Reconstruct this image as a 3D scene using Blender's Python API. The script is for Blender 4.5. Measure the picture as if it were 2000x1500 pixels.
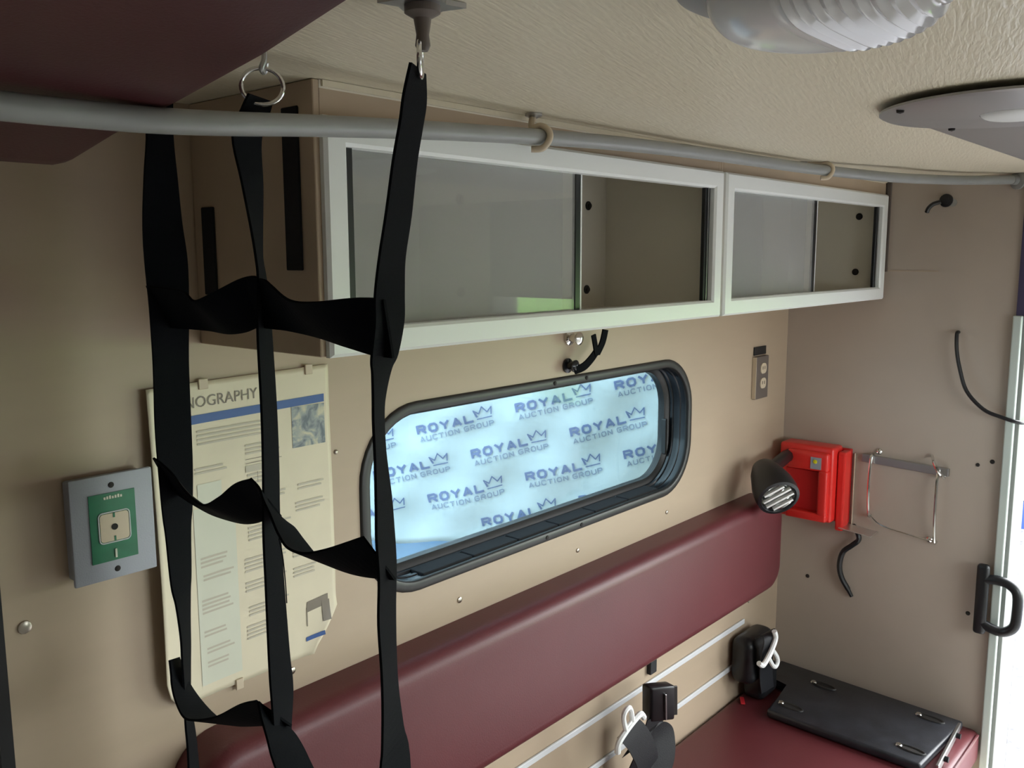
import bpy, bmesh, math, random
from mathutils import Vector, Matrix
random.seed(7)
for o in list(bpy.data.objects): bpy.data.objects.remove(o, do_unlink=True)
SC = bpy.context.scene
COL = SC.collection
PI = math.pi

# ------------------------------------------------------------------ camera
TH, PH, RO = math.radians(41.06), math.radians(8.13), math.radians(0.15)
fw = Vector((math.cos(TH)*math.cos(PH), math.sin(TH)*math.cos(PH), -math.sin(PH)))
r0 = Vector((math.sin(TH), -math.cos(TH), 0)); u0 = r0.cross(fw)
rt = r0*math.cos(RO)-u0*math.sin(RO); up = u0*math.cos(RO)+r0*math.sin(RO)
cam = bpy.data.cameras.new('camera'); cam.sensor_width = 36; cam.lens = 1750/2000*36; cam.clip_start = .02
co = bpy.data.objects.new('camera', cam); COL.objects.link(co)
M = Matrix((rt, up, -fw)).transposed().to_4x4(); M.translation = (0, -1.1, 1.6)
co.matrix_world = M
SC.camera = co

# ------------------------------------------------------------------ world, light, exposure
w = bpy.data.worlds.new('overcast_sky'); SC.world = w; w.use_nodes = True
bg = w.node_tree.nodes['Background']; bg.inputs[0].default_value = (.95, .98, 1.0, 1); bg.inputs[1].default_value = 1.0
SC.view_settings.view_transform = 'Standard'; SC.view_settings.look = 'None'
SC.view_settings.gamma = 1; SC.view_settings.use_curve_mapping = False
SC.view_settings.exposure = 3.75
pl = bpy.data.lights.new('rear_doorway_portal', 'AREA'); pl.shape = 'RECTANGLE'; pl.size = 1.06; pl.size_y = 1.45
pl.cycles.is_portal = True
po = bpy.data.objects.new('rear_doorway_portal', pl); COL.objects.link(po)
po.location = (2.63, -1.12, .725); po.rotation_euler = (0, math.radians(90), 0); po.rotation_euler = (PI/2, 0, PI/2)

p2 = bpy.data.lights.new('fill_window_portal', 'AREA'); p2.shape = 'RECTANGLE'; p2.size = 1.16; p2.size_y = .42; p2.cycles.is_portal = True  # portal for the added fill window in the opposite wall
po2 = bpy.data.objects.new('fill_window_portal', p2); COL.objects.link(po2); po2.location = (1.50, -2.15, 1.275); po2.rotation_euler = (PI/2, 0, 0)
po2.rotation_euler = (-PI/2, 0, PI)

# ------------------------------------------------------------------ materials
def nmat(name): 
    m = bpy.data.materials.new(name); m.use_nodes = True
    return m, m.node_tree, m.node_tree.nodes['Principled BSDF']
def mat(name, col, rough=.5, metal=0, noise=0, nscale=30, bump=0, bscale=200, stretch=(1,1,1), spec=.5, coat=0, sheen=0):
    m, nt, b = nmat(name)
    b.inputs['Base Color'].default_value = (*col, 1); b.inputs['Roughness'].default_value = rough
    b.inputs['Metallic'].default_value = metal; b.inputs['Specular IOR Level'].default_value = spec
    b.inputs['Coat Weight'].default_value = coat
    b.inputs['Sheen Weight'].default_value = sheen
    tc = nt.nodes.new('ShaderNodeTexCoord'); mp = nt.nodes.new('ShaderNodeMapping'); mp.inputs['Scale'].default_value = stretch
    nt.links.new(tc.outputs['Object'], mp.inputs[0])
    if noise:
        n = nt.nodes.new('ShaderNodeTexNoise'); n.inputs['Scale'].default_value = nscale; n.inputs['Detail'].default_value = 5
        r = nt.nodes.new('ShaderNodeValToRGB')
        r.color_ramp.elements[0].position = .3; r.color_ramp.elements[1].position = .7
        r.color_ramp.elements[0].color = (*[c*(1-noise) for c in col], 1); r.color_ramp.elements[1].color = (*[min(1, c*(1+noise)) for c in col], 1)
        nt.links.new(mp.outputs[0], n.inputs[0]); nt.links.new(n.outputs[0], r.inputs[0]); nt.links.new(r.outputs[0], b.inputs['Base Color'])
    if bump:
        n2 = nt.nodes.new('ShaderNodeTexNoise'); n2.inputs['Scale'].default_value = bscale; n2.inputs['Detail'].default_value = 3
        bp = nt.nodes.new('ShaderNodeBump'); bp.inputs['Strength'].default_value = bump; bp.inputs['Distance'].default_value = .002
        nt.links.new(mp.outputs[0], n2.inputs[0]); nt.links.new(n2.outputs[0], bp.inputs['Height']); nt.links.new(bp.outputs[0], b.inputs['Normal'])
    return m
def glass(name, tint, refl=1.0, rough=0.0, haze=0):
    m = bpy.data.materials.new(name); m.use_nodes = True; nt = m.node_tree; nt.nodes.clear()
    out = nt.nodes.new('ShaderNodeOutputMaterial'); mx = nt.nodes.new('ShaderNodeMixShader')
    t = nt.nodes.new('ShaderNodeBsdfTransparent'); t.inputs[0].default_value = (*tint, 1)
    g = nt.nodes.new('ShaderNodeBsdfGlossy'); g.inputs['Roughness'].default_value = rough; g.inputs[0].default_value = (refl, refl, refl, 1)
    lw = nt.nodes.new('ShaderNodeLayerWeight'); lw.inputs[0].default_value = .5
    pw = nt.nodes.new('ShaderNodeMath'); pw.operation = 'POWER'; pw.inputs[1].default_value = 5
    f = nt.nodes.new('ShaderNodeMath'); f.operation = 'MULTIPLY_ADD'; f.inputs[1].default_value = .95; f.inputs[2].default_value = .045
    nt.links.new(lw.outputs['Facing'], pw.inputs[0]); nt.links.new(pw.outputs[0], f.inputs[0])
    nt.links.new(f.outputs[0], mx.inputs[0]); nt.links.new(t.outputs[0], mx.inputs[1]); nt.links.new(g.outputs[0], mx.inputs[2]); last = mx
    if haze:
        df = nt.nodes.new('ShaderNodeBsdfDiffuse'); df.inputs[0].default_value = (.78, .78, .75, 1)
        m2 = nt.nodes.new('ShaderNodeMixShader'); m2.inputs[0].default_value = haze
        nt.links.new(mx.outputs[0], m2.inputs[1]); nt.links.new(df.outputs[0], m2.inputs[2]); last = m2
    nt.links.new(last.outputs[0], out.inputs[0])
    return m

MT = dict(
    wall=mat('beige_laminate', (.47, .37, .265), .45, noise=.02, nscale=8, stretch=(1, 1, 5)),
    rearwall=mat('beige_laminate_rear', (.47, .40, .335), .42, noise=.04, nscale=5),
    cabinet=mat('tan_laminate', (.50, .39, .28), .5, noise=.05, nscale=10),
    inside=mat('cabinet_liner', (.80, .75, .64), .5),
    white=mat('white_enamel', (.90, .93, .91), .35),
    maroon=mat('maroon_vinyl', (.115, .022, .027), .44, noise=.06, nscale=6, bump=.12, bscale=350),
    maroon_shaded=mat('maroon_vinyl_shaded', (.060, .011, .014), .5, noise=.06, nscale=6, bump=.12, bscale=350),  # same maroon vinyl, with the shade overhead put into its colour
    black=mat('black_rubber', (.010, .011, .013), .35),
    webbing=mat('black_webbing', (.0018, .0028, .0045), .8, bump=.4, bscale=900, stretch=(1, 1, 3), spec=.12),
    belt=mat('belt_webbing', (.008, .009, .013), .5, bump=.4, bscale=900),
    velcro=mat('black_velcro', (.006, .006, .008), .9, bump=.6, bscale=1500),
    darkframe=mat('dark_anodised', (.010, .012, .015), .22),
    lip=mat('dark_grey_trim', (.022, .022, .021), .42),
    chrome=mat('chrome', (.72, .72, .70), .12, metal=1),
    steel=mat('brushed_steel', (.45, .45, .45), .35, metal=1),
    alu=mat('bare_aluminium', (.78, .80, .80), .35, metal=1),
    jamb=mat('painted_jamb', (.22, .23, .215), .4),
    doorstrip=mat('white_door_strip', (.55, .62, .58), .35),
    purple=mat('dark_purple_header', (.055, .045, .10), .5),
    rail=mat('grey_painted_tube', (.30, .31, .30), .4, noise=.05, nscale=20),
    greybox=mat('grey_plastic', (.36, .38, .43), .5, bump=.15, bscale=500),
    green=mat('green_label', (.010, .16, .075), .35, noise=.15, nscale=40),
    ivory=mat('ivory_plastic', (.62, .52, .38), .4),
    poster=mat('yellowed_paper', (.74, .67, .50), .38, noise=.04, nscale=12),
    title=mat('title_ink', (.20, .17, .13), .4),
    ink=mat('faint_text_ink', (.53, .49, .39), .4),
    blueink=mat('blue_ink', (.030, .10, .33), .4),
    palebox=mat('pale_blue_print', (.66, .67, .55), .38, noise=.03, nscale=15),
    red=mat('red_plastic', (.80, .035, .028), .3),
    redsatin=mat('red_plastic_recess', (.55, .014, .014), .45),
    yellow=mat('yellow_led', (.75, .68, .02), .3),
    outletplate=mat('bronze_plate', (.14, .115, .10), .4),
    gravel=mat('pale_gravel', (.12, .118, .13), .9, noise=.6, nscale=14),
    grass=mat('lawn_grass', (.13, .30, .045), .9, noise=.3, nscale=1.5),
    trailer=mat('white_panel', (.70, .72, .74), .4),
    blue=mat('blue_skirt', (.012, .035, .14), .4),
    banner=mat('white_banner_cloth', (.74, .86, .90), .8),
    bannerblue=mat('banner_blue_hem', (.38, .55, .78), .8),
    print_=mat('banner_logo_ink', (.20, .27, .48), .8),
    print2=mat('banner_small_ink', (.34, .42, .55), .8),
    floor=mat('grey_sheet_floor', (.62, .61, .58), .5, noise=.2, nscale=30),
    streetwall=mat('white_laminate', (.80, .78, .72), .45),
    frontwall=mat('dark_bulkhead', (.20, .17, .15), .6),
    screw=mat('screw_head', (.42, .38, .32), .3, metal=1),
    hole=mat('dark_hole', (.02, .017, .015), .8),
    red_tab=mat('red_tab', (.55, .02, .03), .5),
    tray=mat('black_tray_plastic', (.022, .024, .030), .35, noise=.3, nscale=25, bump=.2, bscale=300),
    metaltongue=mat('pale_metal_tongue', (.86, .88, .87), .35),
    lensplate=mat('grey_flange', (.36, .35, .35), .35, metal=.3),
)
# ceiling: wrinkled vinyl
def ceil_mat():
    m, nt, b = nmat('wrinkled_vinyl_headliner')
    b.inputs['Base Color'].default_value = (.77, .70, .54, 1); b.inputs['Roughness'].default_value = .42
    tc = nt.nodes.new('ShaderNodeTexCoord'); vr = nt.nodes.new('ShaderNodeVectorRotate'); vr.rotation_type = 'Z_AXIS'; vr.inputs['Angle'].default_value = math.radians(-15)
    mp = nt.nodes.new('ShaderNodeMapping'); mp.inputs['Scale'].default_value = (24, 210, 1)
    nt.links.new(tc.outputs['Object'], vr.inputs['Vector'])
    n = nt.nodes.new('ShaderNodeTexNoise'); n.inputs['Scale'].default_value = 1; n.inputs['Detail'].default_value = 2; n.inputs['Distortion'].default_value = .4
    bp = nt.nodes.new('ShaderNodeBump'); bp.inputs['Strength'].default_value = .42; bp.inputs['Distance'].default_value = .003
    nt.links.new(vr.outputs[0], mp.inputs[0]); nt.links.new(mp.outputs[0], n.inputs[0]); nt.links.new(n.outputs[0], bp.inputs['Height']); nt.links.new(bp.outputs[0], b.inputs['Normal'])
    return m
MT['ceiling'] = ceil_mat()
MT['winglass'] = glass('tinted_window_glass', (.41, .49, .525), .35)
MT['clearglass'] = glass('clear_window_glass', (.95, .97, .97), 1)
MT['cabglass'] = glass('grey_sliding_glass', (.82, .83, .83), 1.0, 0, .26)
def lens_mat():
    m, nt, b = nmat('clear_lens_plastic')
    b.inputs['Base Color'].default_value = (.92, .91, .91, 1); b.inputs['Roughness'].default_value = .10
    b.inputs['Transmission Weight'].default_value = .4; b.inputs['IOR'].default_value = 1.4
    return m
MT['lens'] = lens_mat()
def photo_mat():
    m, nt, b = nmat('poster_photo_print'); b.inputs['Roughness'].default_value = .4
    tc = nt.nodes.new('ShaderNodeTexCoord'); n = nt.nodes.new('ShaderNodeTexNoise'); n.inputs['Scale'].default_value = 55; n.inputs['Detail'].default_value = 4; n.inputs['Distortion'].default_value = 1.2
    r = nt.nodes.new('ShaderNodeValToRGB'); e = r.color_ramp.elements
    e[0].position = .36; e[0].color = (.13, .16, .19, 1); e[1].position = .68; e[1].color = (.60, .58, .42, 1)
    k = r.color_ramp.elements.new(.5); k.color = (.30, .34, .34, 1)
    nt.links.new(tc.outputs['Object'], n.inputs[0]); nt.links.new(n.outputs[0], r.inputs[0]); nt.links.new(r.outputs[0], b.inputs['Base Color'])
    return m
MT['photo'] = photo_mat()

# ------------------------------------------------------------------ mesh helpers
def NB(): return bmesh.new()
def box(bm, a, b, bev=0, seg=2):
    a = Vector(a); b = Vector(b); c = (a+b)/2; s = b-a
    r = bmesh.ops.create_cube(bm, size=1, matrix=Matrix.Translation(c) @ Matrix.Diagonal((abs(s.x), abs(s.y), abs(s.z), 1)))
    if bev:
        ed = list({e for v in r['verts'] for e in v.link_edges})
        bmesh.ops.bevel(bm, geom=ed, offset=bev, segments=seg, profile=.5, affect='EDGES')
    return bm
def obox(bm, c, ax, ay, az, bev=0, seg=2):
    """box with centre c and half-axis vectors"""
    m = Matrix((Vector(ax)*2, Vector(ay)*2, Vector(az)*2)).transposed().to_4x4(); m.translation = Vector(c)
    r = bmesh.ops.create_cube(bm, size=1, matrix=m)
    if bev:
        ed = list({e for v in r['verts'] for e in v.link_edges})
        bmesh.ops.bevel(bm, geom=ed, offset=bev, segments=seg, profile=.5, affect='EDGES')
    return bm
def catmull(pts, n=6):
    pts = [Vector(p) for p in pts]
    out = []
    for i in range(len(pts)-1):
        p0 = pts[max(i-1, 0)]; p1 = pts[i]; p2 = pts[i+1]; p3 = pts[min(i+2, len(pts)-1)]
        for k in range(n):
            t = k/n
            out.append(.5*((2*p1)+(p2-p0)*t+(2*p0-5*p1+4*p2-p3)*t*t+(3*p1-p0-3*p2+p3)*t*t*t))
    out.append(pts[-1]); return out
def tube(bm, pts, r, n=10, closed=False, cap=True):
    pts = [Vector(p) for p in pts]; N = len(pts); rings = []
    prev = None
    for i, p in enumerate(pts):
        if closed: t = (pts[(i+1) % N]-pts[i-1]).normalized()
        else: t = (pts[min(i+1, N-1)]-pts[max(i-1, 0)]).normalized()
        if prev is None:
            a = Vector((0, 0, 1)) if abs(t.z) < .9 else Vector((1, 0, 0))
            u = t.cross(a).normalized()
        else: u = (prev-t*prev.dot(t)).normalized()
        prev = u; v = t.cross(u)
        rr = r[i] if isinstance(r, (list, tuple)) else r
        rings.append([bm.verts.new(p+(u*math.cos(2*PI*k/n)+v*math.sin(2*PI*k/n))*rr) for k in range(n)])
    for i in range(N if closed else N-1):
        A = rings[i]; B = rings[(i+1) % N]
        for k in range(n): bm.faces.new((A[k], A[(k+1) % n], B[(k+1) % n], B[k]))
    if cap and not closed:
        bm.faces.new(rings[0][::-1]); bm.faces.new(rings[-1])
    return bm
def ribbon(bm, cs, ws, th=.0022):
    """flat webbing: centre points cs, full-width vectors ws"""
    N = len(cs); rings = []
    for i in range(N):
        t = (cs[min(i+1, N-1)]-cs[max(i-1, 0)]).normalized(); wv = ws[i]*.5
        nrm = t.cross(wv).normalized()*th*.5
        rings.append([bm.verts.new(cs[i]+s*wv+q*nrm) for s, q in ((-1, -1), (1, -1), (1, 1), (-1, 1))])
    for i in range(N-1):
        for k in range(4): bm.faces.new((rings[i][k], rings[i][(k+1) % 4], rings[i+1][(k+1) % 4], rings[i+1][k]))
    bm.faces.new(rings[0][::-1]); bm.faces.new(rings[-1]); return bm
def lathe(bm, prof, c, axis, n=32, ref=None):
    """profile [(radius, height)] about axis at c"""
    axis = Vector(axis).normalized(); c = Vector(c)
    a = Vector((0, 0, 1)) if abs(axis.z) < .9 else Vector((1, 0, 0))
    u = axis.cross(a).normalized(); v = axis.cross(u)
    rings = []
    for r, h in prof:
        if r < 1e-6: rings.append([bm.verts.new(c+axis*h)])
        else: rings.append([bm.verts.new(c+axis*h+(u*math.cos(2*PI*k/n)+v*math.sin(2*PI*k/n))*r) for k in range(n)])
    for A, B in zip(rings, rings[1:]):
        for k in range(n):
            if len(A) == 1 and len(B) == 1: continue
            if len(A) == 1: bm.faces.new((A[0], B[(k+1) % n], B[k]))
            elif len(B) == 1: bm.faces.new((A[k], A[(k+1) % n], B[0]))
            else: bm.faces.new((A[k], A[(k+1) % n], B[(k+1) % n], B[k]))
    return bm
def rrect(x0, x1, z0, z1, r, y, n=8):
    out = []
    for cx, cz, a0 in ((x1-r, z1-r, 0), (x0+r, z1-r, PI/2), (x0+r, z0+r, PI), (x1-r, z0+r, 3*PI/2)):
        for k in range(n+1):
            a = a0+PI/2*k/n; out.append(Vector((cx+r*math.cos(a), y, cz+r*math.sin(a))))
    return out
def loft(bm, loops, closed=False):
    V = [[bm.verts.new(p) for p in L] for L in loops]; n = len(V[0])
    pairs = list(zip(V, V[1:]))+([(V[-1], V[0])] if closed else [])
    for A, B in pairs:
        for k in range(n): bm.faces.new((A[k], A[(k+1) % n], B[(k+1) % n], B[k]))
    return V
def prism(bm, poly, off):
    """closed polygon (list of Vector) extruded by vector off"""
    off = Vector(off); A = [bm.verts.new(p) for p in poly]; B = [bm.verts.new(Vector(p)+off) for p in poly]
    bm.faces.new(A[::-1]); bm.faces.new(B); n = len(A)
    for k in range(n): bm.faces.new((A[k], A[(k+1) % n], B[(k+1) % n], B[k]))
    return bm
ORG = {}
def obj(name, bm, m, parent=None, smooth=False, kind=None):
    bmesh.ops.recalc_face_normals(bm, faces=bm.faces)
    me = bpy.data.meshes.new(name)
    if parent is None:
        xs = [v.co for v in bm.verts]
        org = Vector(((min(v.x for v in xs)+max(v.x for v in xs))/2, (min(v.y for v in xs)+max(v.y for v in xs))/2, min(v.z for v in xs)))
    else: org = ORG[parent.name]
    bmesh.ops.translate(bm, verts=bm.verts, vec=-org)
    bm.to_mesh(me); bm.free()
    me.materials.append(MT[m] if isinstance(m, str) else m)
    if smooth:
        for p in me.polygons: p.use_smooth = True
        try: me.set_sharp_from_angle(angle=math.radians(smooth if smooth is not True else 40))
        except Exception: pass
    o = bpy.data.objects.new(name, me); COL.objects.link(o)
    if parent is None: o.location = org
    else: o.parent = parent
    ORG[o.name] = org
    if kind: o['kind'] = kind
    return o
def thing(name, loc, label=None, cat=None, group=None, kind=None):
    o = bpy.data.objects.new(name, None); COL.objects.link(o); o.location = loc; o.empty_display_size = .05
    ORG[o.name] = Vector(loc)
    return tag(o, label, cat, group, kind)
def tag(o, label=None, cat=None, group=None, kind=None):
    if label: o['label'] = label
    if cat: o['category'] = cat
    if group: o['group'] = group
    if kind: o['kind'] = kind
    return o
def struct(name, bm, m, **k): return obj(name, bm, m, kind='structure', **k)
def text_bm(s, size, origin, ux, uz, sx=1.0, bold=0.0, spacing=1.0):
    """flat lettering in the plane of ux, uz"""
    cu = bpy.data.curves.new('lettering', 'FONT'); cu.body = s; cu.size = size; cu.offset = bold; cu.space_character = spacing; cu.resolution_u = 3
    t = bpy.data.objects.new('lettering', cu); COL.objects.link(t)
    bpy.context.view_layer.update()
    me = bpy.data.meshes.new_from_object(t.evaluated_get(bpy.context.evaluated_depsgraph_get()))
    bpy.data.objects.remove(t, do_unlink=True); bpy.data.curves.remove(cu)
    bm = NB(); bm.from_mesh(me); bpy.data.meshes.remove(me)
    xs = [v.co.x for v in bm.verts]; x0 = min(xs); wd = max(xs)-x0
    for v in bm.verts: v.co = Vector(origin)+Vector(ux)*((v.co.x-x0)*sx)+Vector(uz)*v.co.y
    return bm, wd*sx

# ================================================================== THE SHELL
CZ = 1.795
# window opening in the bench wall
WX0, WX1, WZ0, WZ1 = .891, 1.934, 1.028, 1.358
bm = NB()
ho = lambda y: rrect(WX0+.012, WX1-.012, WZ0+.012, WZ1-.012, .11, y)
ou = lambda y: rrect(.358, 2.60, 0, CZ, .0005, y)
loft(bm, [ou(0), ho(0), ho(.075), ou(.075)], closed=True)
wallc = struct('wall_curbside', bm, 'wall')
bm = NB(); box(bm, (2.48, -.588, 0), (2.60, 0, CZ)); wallr = struct('wall_rear', bm, 'rearwall')
bm = NB(); box(bm, (2.48, -2.05, 0), (2.60, -1.66, CZ)); struct('wall_rear_streetside', bm, 'rearwall')
bm = NB(); box(bm, (2.472, -1.66, 1.452), (2.60, -.588, CZ)); struct('trim_1', bm, 'purple')
bm = NB(); sw = lambda y: rrect(.90, 2.10, 1.05, 1.50, .06, y); so_ = lambda y: rrect(-1.3, 2.60, 0, CZ, .0005, y)  # hole cut for the added fill window
loft(bm, [so_(-2.05), sw(-2.05), sw(-2.13), so_(-2.13)], closed=True); struct('wall_streetside', bm, 'streetwall')
W2 = thing('added_fill_window', (1.50, -2.09, 1.02), kind='structure')  # unseen window, added to light the cabinets and bench wall from the front
bm = NB(); loft(bm, [rrect(.87, 2.13, 1.02, 1.53, .08, -2.0495), rrect(.87, 2.13, 1.02, 1.53, .08, -2.040), rrect(.915, 2.085, 1.065, 1.485, .05, -2.040), rrect(.915, 2.085, 1.065, 1.485, .05, -2.10)]); obj('frame', bm, 'lip', W2, smooth=40)
bm = NB(); box(bm, (.915, -2.092, 1.065), (2.085, -2.088, 1.485)); obj('pane', bm, 'clearglass', W2)
bm = NB(); box(bm, (-1.38, -2.13, 0), (-1.3, .075, CZ)); struct('wall_front', bm, 'frontwall')
bm = NB(); box(bm, (-1.38, -2.13, CZ), (2.60, .075, CZ+.06)); struct('ceiling', bm, 'ceiling')
bm = NB(); box(bm, (-1.38, -2.13, -.06), (2.60, .075, 0)); struct('floor', bm, 'floor')
# side entry door forward of the bench wall
d2 = thing('door_2', (-.2, .03, 0), kind='structure')
bm = NB(); box(bm, (-1.3, .02, 0), (.345, .07, CZ)); obj('door_panel', bm, 'greybox', d2)
bm = NB(); box(bm, (.343, -.006, 0), (.3578, .06, CZ)); obj('gasket', bm, 'black', d2)
# rear doorway trim and jamb
bm = NB(); box(bm, (2.462, -.603, 0), (2.4795, -.583, 1.452), .003); struct('trim_2', bm, 'doorstrip')
bm = NB(); box(bm, (2.4805, -.612, 0), (2.60, -.5885, 1.4515), .002); struct('trim_3', bm, 'jamb')
bm = NB(); box(bm, (2.46, -1.66, 0), (2.60, -1.635, 1.4515), .002); struct('trim_4', bm, 'jamb')

# wall screws and small holes (parts of the walls)
def screw(name, x, z, par, r=.006, y=0, m='screw', h=.003):
    bm = NB(); lathe(bm, [(0, 0), (r, 0), (r*.9, h*.6), (r*.5, h), (0, h)], (x, y, z), (0, -1, 0), 12); return obj(name, bm, m, par, smooth=True)
for x, z, r in ((.382, 1.166, .0085), (.751, .976, .006), (1.115, .979, .006), (1.473, .981, .005), (1.831, .985, .005), (2.29, .62, .004), (.846, 1.30, .004)):
    screw('screw', x, z, wallc, r)
for y, z, r in ((-.527, .667, .006), (-.092, .665, .006), (-.251, .835, .004), (-.525, 1.066, .005), (-.558, 1.079, .006)):
    bm = NB(); lathe(bm, [(0, 0), (r, 0), (r*.8, .002), (0, .0025)], (2.48, y, z), (-1, 0, 0), 10); obj('screw', bm, 'hole', wallr)
# thin seam strip running up the rear wall beside the cabinet and a level scuffed seam
bm = NB(); box(bm, (2.4715, -.272, 1.556), (2.4799, -.262, CZ-.001)); obj('seam_strip', bm, 'outletplate', wallr)
bm = NB(); box(bm, (2.4786, -.40, 1.5575), (2.4799, -.272, 1.5595)); obj('seam_line', bm, 'cabinet', wallr)
# aluminium strips along the wall behind the bench
for i, z in enumerate((.572, .457)):
    bm = NB(); box(bm, (.60, -.006, z-.007), (2.26, -.0002, z+.007), .002); struct('trim_%d' % (5+i), bm, 'trailer')

# ------------------------------------------------------------------ window
W1 = thing('window_1', ((WX0+WX1)/2, 0, WZ0), kind='structure')
def wl(i, y, r=.125): return rrect(WX0+i, WX1-i, WZ0+i, WZ1-i, r-i, y, 10)
bm = NB(); loft(bm, [wl(-.001, 0), wl(0, -.003), wl(.002, -.0045), wl(.016, -.0055), wl(.019, -.003), wl(.0195, .004)]); obj('trim_ring', bm, 'lip', W1, smooth=50)
bm = NB(); loft(bm, [wl(.0175, -.003), wl(.019, .004), wl(.019, .016), wl(.021, .018), wl(.021, .024), wl(.018, .026), wl(.019, .036), wl(.023, .038), wl(.023, .044), wl(.020, .046), wl(.021, .052)])
obj('recess', bm, 'darkframe', W1, smooth=30)
bm = NB(); loft(bm, [wl(.020, .046), wl(.029, .050), wl(.034, .055), wl(.034, .072)]); obj('glazing_bead', bm, 'lip', W1, smooth=30)
bm = NB(); loft(bm, [wl(.030, .064), wl(.030, .068)], closed=False)
V = [v for v in bm.verts]; n = len(V)//2; bm.faces.new(V[:n]); bm.faces.new(V[n:][::-1]); obj('pane', bm, 'winglass', W1)
xa = WX0+.14
for k in range(6):
    bm = NB(); box(bm, (xa+.128*k, .004, WZ0+.0165), (xa+.128*k+.124, .043, WZ0+.0235), .002); obj('sill_block', bm, 'velcro', W1)
for x, z in ((1.387, 1.349), (1.493, 1.349), (1.364, 1.037), (1.48, 1.037)):
    screw('frame_screw', x, z, W1, .0045, -.0055, 'hole', .0015)
bm = NB(); loft(bm, [rrect(WX1-.042, WX1-.034, 1.11, 1.20, .003, .045, 3), rrect(WX1-.042, WX1-.034, 1.11, 1.20, .003, .056, 3)])
V = [v for v in bm.verts]; n = len(V)//2; bm.faces.new(V[:n]); bm.faces.new(V[n:][::-1]); obj('latch', bm, 'lip', W1)

# ================================================================== OUTSIDE
bm = NB(); box(bm, (-12, -60, -.80), (70, 30, -.70)); tag(obj('gravel_ground', bm, 'gravel'), 'pale gravel yard outside the vehicle', 'gravel', kind='structure')
bm = NB(); box(bm, (11, -70, -.70), (110, -5, -.67)); tag(obj('lawn', bm, 'grass'), 'mown green lawn beyond the rear doorway', 'lawn', kind='structure')
t = thing('parked_trailer', (9.6, 3.2, -.7), 'white parked trailer with blue skirt seen past the rear door jamb', 'trailer')
bm = NB(); box(bm, (8.35, .0, -.46), (10.8, 6.5, 2.3), .04); obj('body', bm, 'trailer', t)
bm = NB(); box(bm, (8.37, .02, -.70), (10.78, 6.48, -.462)); obj('skirt', bm, 'blue', t)
# open rear door, swung out past the jamb
d1 = thing('door_1', (2.9, -.575, .05), kind='structure')
bm = NB(); box(bm, (2.64, -.60, .05), (2.70, -.585, .62), .003); obj('door_edge', bm, 'jamb', d1)
bm = NB(); box(bm, (2.70, -.598, .05), (2.712, -.585, .62)); obj('gasket', bm, 'black', d1)

# banner cloth standing outside the bench window, square to the 45 degree line of the yard
hd = Vector((math.cos(TH), math.sin(TH), 0)); side = Vector((math.sin(TH), -math.cos(TH), 0))
BD = 2.5; PX = BD/1750
B0 = Vector((0, -1.1, 1.6))+hd*BD                    # point straight ahead at eye level
ca, sa = math.cos(math.radians(12.8)), math.sin(math.radians(12.8))
eu = side*ca+Vector((0, 0, 1))*sa; ev = Vector((0, 0, 1))*ca-side*sa      # print axes, tilted in the plane of the cloth
def ban(sx, sz, off=0): # metres from B0 in the cloth plane
    fold = .006*math.sin(sx*17+sz*9)+.004*math.sin(sx*31-sz*22)+.003*math.sin(sz*45+sx*8)
    return B0+side*sx+Vector((0, 0, 1))*sz+hd*(fold+off)
BN = thing('event_banner', Vector((B0.x, B0.y, -.7)), 'white banner printed with blue crown logos hanging outside the window', 'banner')
bm = NB(); nx, nz = 60, 40; grid = []
X0, X1 = -.62, .575
def zbot(sx): return -.812+.012*math.sin(sx*9)+.008*math.sin(sx*23)
for i in range(nx+1):
    sx = X0+(X1-X0)*i/nx; zb = zbot(sx)
    grid.append([bm.verts.new(ban(sx, zb+(-.15-zb)*j/nz)) for j in range(nz+1)])
for i in range(nx):
    for j in range(nz): bm.faces.new((grid[i][j], grid[i+1][j], grid[i+1][j+1], grid[i][j+1]))
bo = obj('cloth', bm, 'banner', BN, smooth=True)
md = bo.modifiers.new('thick', 'SOLIDIFY'); md.thickness = .002; md.offset = 1
bm = NB(); g2 = []
for i in range(nx+1):
    sx = X0+(X1-X0)*i/nx
    g2.append([bm.verts.new(ban(sx, -1.05+(zbot(sx)+.01+1.05)*j/8, .012)) for j in range(9)])
for i in range(nx):
    for j in range(8): bm.faces.new((g2[i][j], g2[i+1][j], g2[i+1][j+1], g2[i][j+1]))
ho_ = obj('lower_hem', bm, 'bannerblue', BN, smooth=True); md = ho_.modifiers.new('thick', 'SOLIDIFY'); md.thickness = .002; md.offset = 1
for sx in (X0-.02, X1+.02):
    q = B0+side*sx; bm = NB(); tube(bm, [(q.x, q.y, -.70), (q.x, q.y, .4), (q.x, q.y, 1.5)], .012, 10); obj('pole', bm, 'steel', BN, smooth=True)
q0 = B0+side*(X0-.02); q1 = B0+side*(X1+.02); bm = NB(); tube(bm, [(q0.x, q0.y, 1.455), (q1.x, q1.y, 1.455)], .009, 10); obj('cross_bar', bm, 'steel', BN, smooth=True)
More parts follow.
